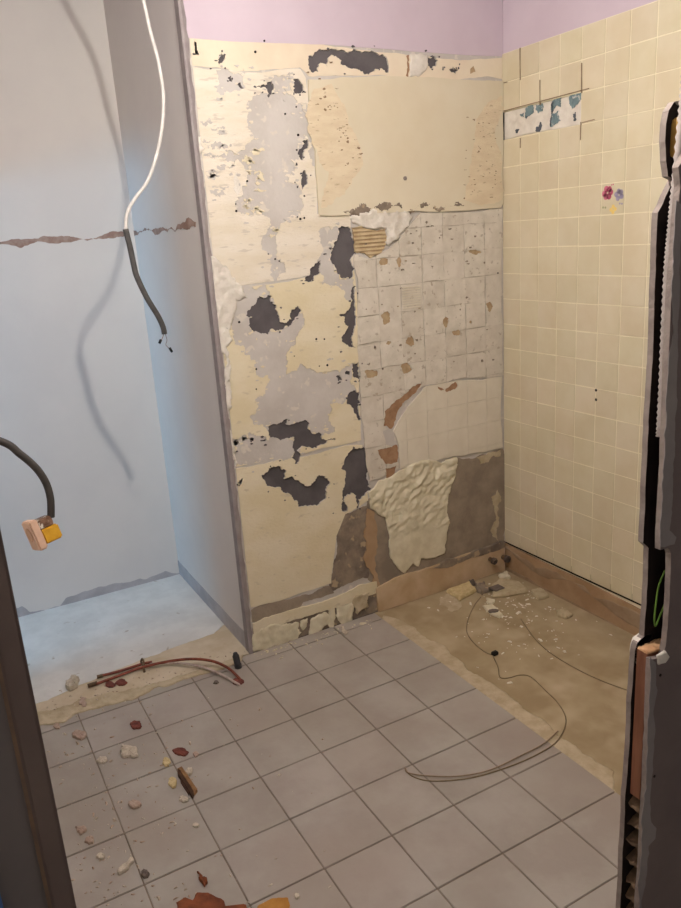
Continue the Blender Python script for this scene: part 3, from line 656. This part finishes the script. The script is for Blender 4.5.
# ------------------------------------------------------------------ pendant bulb (above the frame) that lights the kitchen
lamp = empty('pendant_lamp', (LAMP.x, LAMP.y, CEIL))
M_bulb = bpy.data.materials.new('lit bulb'); M_bulb.use_nodes = True
nb = M_bulb.node_tree; nb.nodes.clear(); em = nb.nodes.new('ShaderNodeEmission'); em.inputs[0].default_value = LAMP_COL+(1,); em.inputs[1].default_value = LAMP_STRENGTH
ou = nb.nodes.new('ShaderNodeOutputMaterial'); nb.links.new(em.outputs[0], ou.inputs[0])
M_blk = mat('black plastic', (30,28,28), rough=0.5)
bulb = lathe('bulb', [(0.003,-0.026),(0.013,-0.023),(0.021,-0.012),(0.024,0.0),(0.021,0.014),(0.015,0.028),(0.012,0.042)], M_bulb, None, 20, Matrix.Translation(LAMP))
hold = lathe('lamp_holder', [(0.016,0.042),(0.019,0.046),(0.019,0.08),(0.008,0.09)], M_blk, None, 16, Matrix.Translation(LAMP))
cord = tube('cord', [LAMP+Vector((0,0,0.088)), Vector((LAMP.x, LAMP.y, CEIL))], 0.003, M_blk, None, 1, 8)
adopt(lamp, [bulb, hold, cord]); tag(lamp, 'bare bulb on a black cord hanging from the kitchen ceiling', 'lamp')

# ------------------------------------------------------------------ hanging cable in the recess
YCB = 0.0
def cb(pts): return [at(p[0], p[1], 1, YCB) for p in pts]
M_wcab = mat('white cable sheath', (226,222,216), (214,210,204), 30, 0.5)
M_gslv = mat('grey cable sleeve', (88,86,84), (76,74,73), 30, 0.6)
M_cu = mat('copper wire', (150,110,80), rough=0.4, metal=0.6)
top = at(139, -14, 1, YCB); 
cab = empty('hanging_cable', (top.x-0.06, YCB, CEIL))
p1 = tube('white_cable', [Vector((top.x-0.10, YCB, CEIL)), Vector((top.x-0.05, YCB, top.z+0.12))]+cb([(139,-14),(150,30),(159,65),(163.5,100),(160,140),(149,178),(134,200),(127,214),(126,228),(127,236)]), 0.0054, M_wcab, None, 8, 10)
p2 = tube('cable_sleeve', cb([(125.5,229),(130,247),(134,266),(137,277),(147,298),(158,316),(163,327),(164.5,334)]), 0.0088, M_gslv, None, 6, 12)
p3 = tube('wire', cb([(164,333),(162.5,338),(160.5,341)]), 0.0011, M_cu, None, 4, 6)
p4 = tube('wire', cb([(165,333),(167,340),(166,345),(170,349)]), 0.0009, M_cu, None, 4, 6)
t1 = tube('wire_end', cb([(161,339.5),(159.3,343.5)]), 0.0045, M_blk, None, 1, 8)
t2 = tube('wire_end', cb([(169.6,347.8),(172,352)]), 0.0042, M_blk, None, 1, 8)
adopt(cab, [p1, p2, p3, p4, t1, t2]); tag(cab, 'white cable with dark grey lower sleeve and bare ends hanging in the recess', 'cable')

# ------------------------------------------------------------------ loose socket on its cable, far left
YK = -0.80
def kb(pts, dy=0.0): return [at(p[0], p[1], 1, YK+dy) for p in pts]
M_bslv = mat('black cable sheath', (74,70,66), (62,58,56), 30, 0.55)
M_peach = mat('peach socket plate', (226,190,164), (214,176,150), 30, 0.45)
M_ybox = mat('yellow socket body', (224,172,52), (206,152,40), 30, 0.5)
s0 = kb([(0,441)])[0]
sock = empty('loose_socket', (XL, YK, s0.z+0.09))
k1 = tube('socket_cable', [Vector((XL, YK, s0.z+0.085)), Vector((XL+0.04, YK, s0.z+0.055))]+kb([(0,441),(20,454),(36,468),(46,483),(50.5,499),(51,517)]), 0.0078, M_bslv, None, 8, 12)
c = kb([(41,532)])[0]
R_ = Matrix.Translation(c) @ Matrix.Rotation(math.radians(-76), 4, 'Z') @ Matrix.Rotation(math.radians(-14), 4, 'Y') @ Matrix.Rotation(math.radians(8), 4, 'X')
pl = boxmesh('plate', (-0.024, -0.024, -0.033), (0.026, -0.006, 0.033), 0.003); pl.transform(R_)
k2 = link('plate', pl, M_peach)
k3 = lathe('socket_well', [(0.016,0),(0.016,0.0012),(0.012,0.0012),(0.0115,0.0004)], mat('socket well shade', (206,168,140), (190,150,122), 30, 0.5), None, 18, R_ @ Matrix.Translation((0.001,-0.0242,0.004)) @ Matrix.Rotation(math.pi/2, 4, 'X'))  # nearly flat disc; the well's shade is put into its darker peach
yb = boxmesh('body', (-0.018, -0.006, -0.026), (0.022, 0.032, 0.006), 0.003); yb.transform(R_); k4 = link('body', yb, M_ybox)
tb = boxmesh('terminal_block', (-0.016, -0.006, 0.007), (0.020, 0.026, 0.028), 0.002); tb.transform(R_); k5 = link('terminal_block', tb, mat('dark terminal', (96,66,48), (140,110,90), 80, 0.5, c3=(214,206,190), s3=90, t3=0.55))
adopt(sock, [k1, k2, k3, k4, k5]); tag(sock, 'peach wall socket with yellow back dangling from a black cable', 'socket')

# ------------------------------------------------------------------ copper pipes and plug at the corner of the recess
def fl(px, py, z=0.0): return at(px, py, 2, z)
M_cop = mat('old copper', (142,80,62), (112,62,50), 40, 0.45, 0.2, 80, metal=0.3)
M_cop2 = mat('greyish white tube', (190,176,166), (160,140,130), 40, 0.6)
M_brass = mat('dull brass', (120,98,72), (90,72,54), 60, 0.5, metal=0.3)
pb = fl(240, 676)
pipes = empty('copper_pipe_pair', (pb.x, pb.y, 0.0))
def lift(pts): return [fl(x, y, z) for x, y, z in pts]
a1 = tube('copper_pipe', lift([(96,684,.012),(118,676,.012),(140,668,.014),(165,662,.022),(190,659,.03),(212,661,.03),(228,668,.022),(238,677,.010),(241,681,.0)]), 0.0052, M_cop, None, 6, 10)
a2 = tube('copper_pipe', lift([(100,676,.012),(120,671,.012),(142,664,.014),(152,662,.016)]), 0.0052, M_cop, None, 6, 10)
a3 = tube('plastic_tube', lift([(150,664,.016),(178,663,.018),(205,668,.016),(224,676,.010),(236,683,.006),(240,685,.0)]), 0.0046, M_cop2, None, 6, 10)
e1 = tube('pipe_end', lift([(88,686,.012),(97,683,.012)]), 0.0078, M_brass, None, 1, 12)
e2 = tube('pipe_end', lift([(97,677,.012),(103,675.5,.012)]), 0.0068, M_brass, None, 1, 12)
q = fl(143.5, 668, 0.0)
e3 = tube('pipe_clip', [Vector((q.x, q.y-0.012, 0.006)), Vector((q.x+0.004, q.y, 0.026)), Vector((q.x+0.003, q.y+0.016, 0.030)), Vector((q.x, q.y+0.03, 0.010))], 0.0035, M_brass, None, 3, 8)
e4 = tube('pipe_clip', [Vector((q.x-0.002, q.y-0.002, 0.024)), Vector((q.x-0.006, q.y-0.038, 0.004))], 0.004, M_brass, None, 1, 8)
adopt(pipes, [a1, a2, a3, e1, e2, e3, e4]); tag(pipes, 'pair of thin copper pipes arching over the front edge of the recess floor', 'pipe')
q = fl(240, 667, 0.0)
plug = lathe('pipe_plug', [(0.013,0.0),(0.014,0.012),(0.012,0.014),(0.0125,0.05),(0.009,0.056),(0.008,0.062)], mat('black rubber plug', (48,48,50), (62,62,64), 40, 0.6), None, 14, Matrix.Translation((q.x-0.006, q.y, 0.0)) @ Matrix.Rotation(math.radians(-6), 4, 'Y'))
tag(plug, 'black upright pipe plug at the foot of the corner bead', 'plug')
# capped pipe stubs at the foot of the back wall
for i, (px, py, r, lab) in enumerate([(490,559,0.012,'left capped pipe stub low in the far corner of the room'), (503,557,0.013,'right capped pipe stub low in the far corner of the room')]):
    q = at(px, py, 1, -0.012); st = empty('pipe_stub', (q.x, q.y, q.z))
    x = max(min(q.x, -0.022), -0.3)
    b1 = lathe('pipe', [(r*.8,0.004),(r*.8,0.030)], M_brass, None, 12, Matrix.Translation((x, -0.006, q.z)) @ Matrix.Rotation(math.pi/2, 4, 'X'))
    b2 = lathe('cap', [(r*1.25,0.026),(r*1.3,0.040),(r*0.9,0.044),(r*0.5,0.040)], mat('dark iron', (70,62,58), (110,98,90), 50, 0.5, metal=0.4), None, 8, Matrix.Translation((x, -0.006, q.z)) @ Matrix.Rotation(math.pi/2, 4, 'X'), False)
    adopt(st, [b1, b2]); tag(st, lab, 'pipe')

# ------------------------------------------------------------------ thin cables on the floor
ZS = -0.0025
M_thin = mat('thin olive brown cable', (138,122,92), (122,106,80), 40, 0.6)
M_thin2 = mat('thin grey brown cable', (150,132,108), (134,116,92), 40, 0.6)
def zf(x): return (0.0 if x < XE+0.07 else ZS)
def ground(pts, r):
    o = []
    for x, y in pts:
        p = fl(x, y, 0.0); z = zf(p.x)+r; o.append(fl(x, y, z))
    return o
t = empty('floor_cable', fl(495, 655, ZS))
w1 = tube('cable', ground([(481,597),(474,606),(468,620),(467,632),(474,643),(485,652),(493,655)], .0018), 0.0018, M_thin, None, 6, 8)
w2 = tube('cable', ground([(493,656),(498,667),(500,677),(508,678),(520,675),(531,677),(545,690),(558,703),(566,720),(558,740),(538,754),(508,767),(470,778),(432,781),(412,776),(405,768)], .0018), 0.0018, M_thin, None, 6, 8)
w3 = tube('cable', ground([(405,768),(409,773),(430,776),(460,776),(490,770),(520,756),(543,744),(558,731)], .0058), 0.0018, M_thin2, None, 6, 8)
q = fl(495, 655, ZS)
w4 = box('plug', (q.x-0.012, q.y-0.008, ZS), (q.x+0.012, q.y+0.010, ZS+0.014), M_blk, None, 0.003)
adopt(t, [w1, w2, w3, w4]); tag(t, 'long thin cable with a small black plug looping from the screed onto the grey tiles', 'cable')
t = tube('thin_cable', ground([(521,619),(527,628),(537,641),(552,654),(575,668),(600,680),(624,689),(650,697)], .0018), 0.0018, M_thin, None, 6, 8)
tag(t, 'thin straight cable lying on the bare screed along the tiled wall', 'cable')

# ------------------------------------------------------------------ rubble
def chunk(name, pts, hgt, m, label, cat, z0=None, group=None, seed=0, tilt=0.0, top=0.75, ja=0.10):
    """irregular broken piece: pixel outline on the ground, rough top; stands on tile, screed or recess floor"""
    rnd = random.Random(seed); P = []
    c0 = fl(sum(p[0] for p in pts)/len(pts), sum(p[1] for p in pts)/len(pts), 0.0)
    zz = (0.0 if c0.x < XE and c0.y < 0 else (0.0035 if c0.y >= 0 else ZS)) if z0 is None else z0
    W = [fl(x, y, zz) for x, y in pts]
    c = sum(W, Vector())/len(W)
    W = [x for x in W]
    ja = 0.035 if top > 0.84 else ja
    poly = jag([(x.x-c.x, x.y-c.y) for x in W], ja, 0.008, seed)
    n = len(poly); v = []; f = []
    for k, (sc, hz) in enumerate([(0.94, 0.0), (1.0, 0.35), (0.93, 0.82), (top, 1.0)]):
        for (x, y) in poly:
            j = rnd.uniform(-.14, .14)*(0.4 if top > 0.84 else 1) if k else 0
            v.append((x*sc, y*sc, max(0, hgt*(hz+j)+ (x*tilt if k else 0)) if k else 0.0))
    for k in range(3):
        for i in range(n): f.append((k*n+i, k*n+(i+1) % n, (k+1)*n+(i+1) % n, (k+1)*n+i))
    v.append((0, 0, hgt*(1.0+rnd.uniform(-.1,.15)))); ct = len(v)-1
    for i in range(n): f.append((3*n+i, 3*n+(i+1) % n, ct))
    f.append(tuple(range(n-1, -1, -1)))
    o = link(name, mesh(name, v, f), m); o.location = (c.x, c.y, zz)
    return tag(o, label, cat, group)
M_chip = mat('plaster chip', (206,196,178), (186,174,156), 60, 0.9, 0.5, 150)
M_ychip = mat('cream plaster chip', (214,196,150), (196,176,130), 60, 0.9, 0.5, 150)
M_red = mat('brick red chip', (128,72,60), (98,56,50), 60, 0.85, 0.5, 120)
M_pink = mat('pink plaster chip', (168,144,128), (184,164,148), 50, 0.9, 0.5, 120)
M_rust = mat('rusty brown sheet', (136,78,48), (106,58,36), 24, 0.8, 0.3, 60)
M_orange = mat('yellow ochre scrap', (186,136,66), (170,120,56), 20, 0.8, 0.3, 60)
M_gray = mat('grey rubble', (124,112,102), (98,88,82), 40, 0.9, 0.5, 120)
def B(cx, cy, w_, h_, s, n=7): return blob(cx, cy, w_, h_, s, n, 0.25)
# far corner of the screed
p = chunk('plaster_slab', [(446,593),(470,584),(477,592),(459,602)], 0.018, M_ychip, 'flat cream plaster slab leaning by the back wall skirting', 'rubble', seed=901, top=0.9)
p = chunk('plaster_slab', [(491,588),(500,581),(520,585),(529,593),(505,598),(492,598)], 0.020, mat('beige slab', (196,182,150), (180,164,132), 30, 0.9, 0.4, 90), 'largest pale plaster slab in the far corner, with a dark square', 'rubble', seed=902, top=0.9)
q = fl(497.5, 588, ZS+0.020); dk = box('dark_patch', (q.x-0.030, q.y-0.022, ZS+0.013), (q.x+0.024, q.y+0.024, ZS+0.0235), M_gray, None, 0.002)
dk.parent = p; dk.matrix_parent_inverse = Matrix.Translation(p.location).inverted()
chunk('plaster_slab', [(531,592),(540,590),(549,598),(538,601)], 0.014, MATS['beige slab'], 'small beige slab beside the tiled wall skirting', 'rubble', seed=903, top=0.9)
p = chunk('plaster_lump', [(483,607),(492,606),(503,616),(500,619),(490,615)], 0.012, M_lump, 'oval plaster lump with a dark hollow in front of the corner slabs', 'rubble', seed=904, top=0.85)
q = fl(493.5, 611, ZS+0.012); dk = lathe('dark_hollow', [(0.014,-0.003),(0.014,0.0025),(0.010,0.003)], M_gray, None, 10, Matrix.Translation((q.x, q.y, ZS+0.012)) @ Matrix.Scale(1.5, 4, (1,-.5,0)))
dk.parent = p; dk.matrix_parent_inverse = Matrix.Translation(p.location).inverted()
chunk('plaster_lump', [(475,585),(484,584),(490,592),(482,596),(476,592)], 0.018, M_cem2, 'brown crumbly lump between the two corner slabs', 'rubble', seed=905)
chunk('plaster_lump', [(468,584),(474,581),(477,585),(471,588)], 0.014, M_gray, 'dark grey lump on the far side of the cream slab', 'rubble', seed=906)
chunk('plaster_lump', [(486,599),(495,601),(493,605),(486,603)], 0.009, M_lump, 'small pale lump just in front of the largest corner slab', 'rubble', seed=907)
chunk('plaster_lump', [(556,612),(565,610),(573,616),(566,620),(558,617)], 0.012, MATS['beige slab'], 'curled beige lump on the screed near the tiled wall', 'rubble', seed=908)
chunk('plaster_lump', [(498,577),(507,573),(511,579),(503,581)], 0.016, M_lump, 'pale crumbly heap tight in the far corner', 'rubble', seed=909)
# grey tiled floor, left
chunk('brick_chip', B(136,725.5,13,8,1), 0.007, M_red, 'dark red chip nearest the recess on the grey tiles', 'rubble', seed=911)
chunk('brick_chip', B(180,753,15,8,2), 0.007, M_red, 'dark red oval chip just above the broken wood piece', 'rubble', seed=912)
wa = fl(178, 771); wb = fl(196, 798); wdir = (wb-wa).normalized(); wn = Vector((-wdir.y, wdir.x, 0)); wl = (wb-wa).length
M_spl = mat('splintered wood', (158,122,82), (128,94,62), 30, 0.8, 0.4, 80); M_spl2 = mat('dark splintered wood', (92,64,46), (72,50,38), 30, 0.8, 0.4, 80)
wd = empty('wood_piece', ((wa+wb)/2)); wp = []
for k, (o0, o1, t0, t1, z1, m) in enumerate([(-0.013, 0.001, 0.0, 0.93, 0.012, M_spl), (0.001, 0.009, 0.08, 1.0, 0.017, M_spl2), (-0.007, -0.001, 0.12, 0.80, 0.0165, M_spl), (0.009, 0.013, 0.3, 0.86, 0.010, M_spl2)]):
    v = []
    for (t_, o_) in ((t0, o0), (t0+0.10*(k % 2), o1), (t1, o1), (t1-0.07, o0)):
        q = wa+wdir*wl*t_+wn*-o_; v.append((q.x, q.y, 0.0005)); v.append((q.x, q.y, z1*(0.75+0.25*((k+len(v)) % 3)/2)))
    wp.append(link('splinter', mesh('splinter', v, [(0,2,4,6),(1,7,5,3),(0,1,3,2),(2,3,5,4),(4,5,7,6),(6,7,1,0)]), m))
adopt(wd, wp); tag(wd, 'splintered brown wood piece with plaster stuck to it on the tiles', 'wood')
chunk('plaster_chip', B(173,783,9,13,3), 0.008, M_ychip, 'cream crumb against the left side of the wood piece', 'rubble', seed=914)
chunk('plaster_chip', B(189,773,8,8,4), 0.009, M_chip, 'white crumb at the upper end of the wood piece', 'rubble', seed=915)
chunk('plaster_chip', B(184,800,9,6,5), 0.008, M_chip, 'white crumb at the lower left end of the wood piece', 'rubble', seed=916)
chunk('plaster_chip', B(166,763,9,9,6), 0.007, M_ychip, 'yellowish crumb left of the oval red chip', 'rubble', seed=917)
chunk('plaster_chip', B(196,755,7,6,7), 0.006, M_pink, 'pinkish crumb right of the oval red chip', 'rubble', seed=918)
chunk('plaster_lump', B(129,753,20,12,8,9), 0.012, M_chip, 'whitish plaster lump with dark side left of the red chips', 'rubble', seed=919)
chunk('plaster_chip', B(102,761,12,7,9), 0.008, M_chip, 'white chip on the left tiles, left of the whitish lump', 'rubble', seed=920)
chunk('plaster_lump', B(80,736,14,10,10,9), 0.010, M_pink, 'pale lump near the door frame, below the recess edge', 'rubble', seed=921)
chunk('plaster_chip', B(135,805,14,8,11), 0.009, M_pink, 'pinkish white chip alone on the tile left of the wood piece', 'rubble', seed=922)
chunk('plaster_chip', [(117,873),(124,866),(132,858),(134,863),(126,872),(119,876)], 0.010, M_chip, 'elongated white chip near the bottom left corner', 'rubble', seed=923)
chunk('plaster_chip', B(145,875,10,8,12), 0.010, M_gray, 'greyish chip right of the elongated white chip', 'rubble', seed=924)
chunk('plaster_chip', B(101,857,9,6,13), 0.008, M_chip, 'white chip above the elongated chip by the door frame', 'rubble', seed=925)
chunk('plaster_chip', B(90,841,10,8,14), 0.008, M_pink, 'pinkish chip close beside the door frame', 'rubble', seed=926)
chunk('plaster_chip', B(81,831,10,9,15), 0.008, M_pink, 'pale pink chip touching the door frame outline', 'rubble', seed=927)
chunk('plaster_chip', B(196,826,8,5,16), 0.005, M_chip, 'thin white flake on the tile below the wood piece', 'rubble', seed=928)
chunk('plaster_chip', B(297,897,6,5,17), 0.006, M_chip, 'lone white crumb beside the ochre scrap at the bottom', 'rubble', seed=929)
chunk('plaster_chip', B(57,727,8,6,18), 0.006, M_pink, 'brownish crumb at the left end of the recess edge', 'rubble', seed=930)
# recess edge
chunk('plaster_lump', [(66,687),(73,678),(80,681),(78,688),(70,692)], 0.022, M_chip, 'whitish lump with dark underside on the recess floor, left of the pipe ends', 'rubble', seed=931)
chunk('brick_chip', B(110,685,10,6,19), 0.006, M_red, 'left of two dull red chips under the copper pipes', 'rubble', seed=932)
chunk('brick_chip', B(121,683,11,6,20), 0.006, M_red, 'right of two dull red chips under the copper pipes', 'rubble', seed=933)
chunk('brick_chip', B(83,703,9,10,21), 0.006, M_pink, 'pinkish flake on the mortar edge below the pipe ends', 'rubble', seed=934)
chunk('plaster_chip', B(216,683,5,4,22), 0.006, M_gray, 'tiny dark lump on the tile just left of the pipe foot', 'rubble', seed=935)
chunk('brick_chip', B(237,682,12,6,23), 0.008, M_red, 'dark red crumb heap at the foot of the copper pipes', 'rubble', seed=936)
chunk('plaster_chip', [(341,627),(344,627),(348,633),(346,636),(342,631)], 0.007, M_chip, 'white splinter on the tiles against the back wall', 'rubble', seed=937)
# bottom edge of the picture
chunk('rusty_sheet', [(176,903),(184,898),(192,902),(197,893),(208,893),(224,901),(228,912),(246,905),(250,914),(240,940),(180,940)], 0.004, M_rust, 'torn rusty brown sheet at the bottom edge of the picture', 'scrap', seed=941, top=0.95)
chunk('rusty_flake', [(197,873),(201,876),(208,884),(205,888),(200,882)], 0.010, M_rust, 'small upright rusty flake just above the rusty sheet', 'scrap', seed=942)
chunk('ochre_scrap', [(258,906),(272,899),(288,898),(290,906),(286,930),(255,930)], 0.004, M_orange, 'yellow ochre scrap to the right of the rusty sheet', 'scrap', seed=943, top=0.95)
# crumbs and dust too small to pick apart
def crumbs(name, n, sampler, m, label, smin, smax, seed):
    rnd = random.Random(seed); v = []; f = []
    for _ in range(n):
        px, py = sampler(rnd); p = fl(px, py, 0.0)
        z = 0.0 if p.x < XE and p.y < 0 else (0.0035 if p.y >= 0 else ZS)
        if p.x < XL+0.02 or p.x > -0.02: continue
        s_ = rnd.uniform(smin, smax)*(0.6+rnd.random()**3); a = rnd.uniform(0, 6.28); el = rnd.uniform(1, 2.2); k = len(v)
        ca, sa = math.cos(a), math.sin(a)
        for (x, y, zz) in ((-1,-.6,0),(1,-.5,0),(.8,.6,0),(-.7,.7,0),(-.5,-.3,.8),(.6,-.2,.7),(.3,.4,.9)):
            x *= el*rnd.uniform(.7,1.2); y *= rnd.uniform(.7,1.2)
            v.append((p.x+s_*(x*ca-y*sa), p.y+s_*(x*sa+y*ca), z+s_*zz*0.8))
        f += [[k+i for i in q_] for q_ in ((0,1,5,4),(1,2,6,5),(2,3,6),(3,0,4),(3,4,6),(4,5,6))]
    o = link(name, mesh(name, v, f), m); o['kind'] = 'stuff'; o['label'] = label; o['category'] = 'debris'; return o
def s_left(r):
    while True:
        x = r.uniform(48, 330); y = r.uniform(690, 905)
        if r.random() < math.exp(-((x-130)/95)**2)*0.9+0.08 and x > 45+(y-700)*0.2: return x, y
def s_corner(r):
    while True:
        x = r.gauss(525, 40); y = 573+abs(r.gauss(0, 42)); 
        p = fl(x, y, 0.0)
        if -0.62 < p.x < -0.03 and -1.0 < p.y < -0.03: return x, y
crumbs('screed_crumbs', 170, s_corner, mat('white crumbs', (236,228,210), rough=0.9), 'fine white crumbs scattered over the screed in the far corner', 0.002, 0.0055, 54)
def s_edge(r): 
    t_ = r.random(); return 45+t_*200+r.gauss(0,6), 712-t_*60+r.gauss(0,5)
def s_all(r):
    k = r.random()
    return s_left(r) if k < 0.55 else ((r.gauss(105, 38), r.uniform(700, 900)) if k < 0.78 else s_edge(r))
crumbs('plaster_crumbs', 420, s_all, mat('mixed crumbs', (204,194,176), (176,150,130), 40, 0.9, 0.4, 150), 'fine pale plaster crumbs scattered over the left floor tiles and recess edge', 0.0016, 0.0044, 51)
crumbs('wall_foot_crumbs', 60, lambda r: (lambda t_: (255+t_*120+r.gauss(0,4), 654-t_*36+abs(r.gauss(0,4))))(r.random()), M_lump, 'plaster crumbs at the foot of the back wall', 0.002, 0.005, 56)
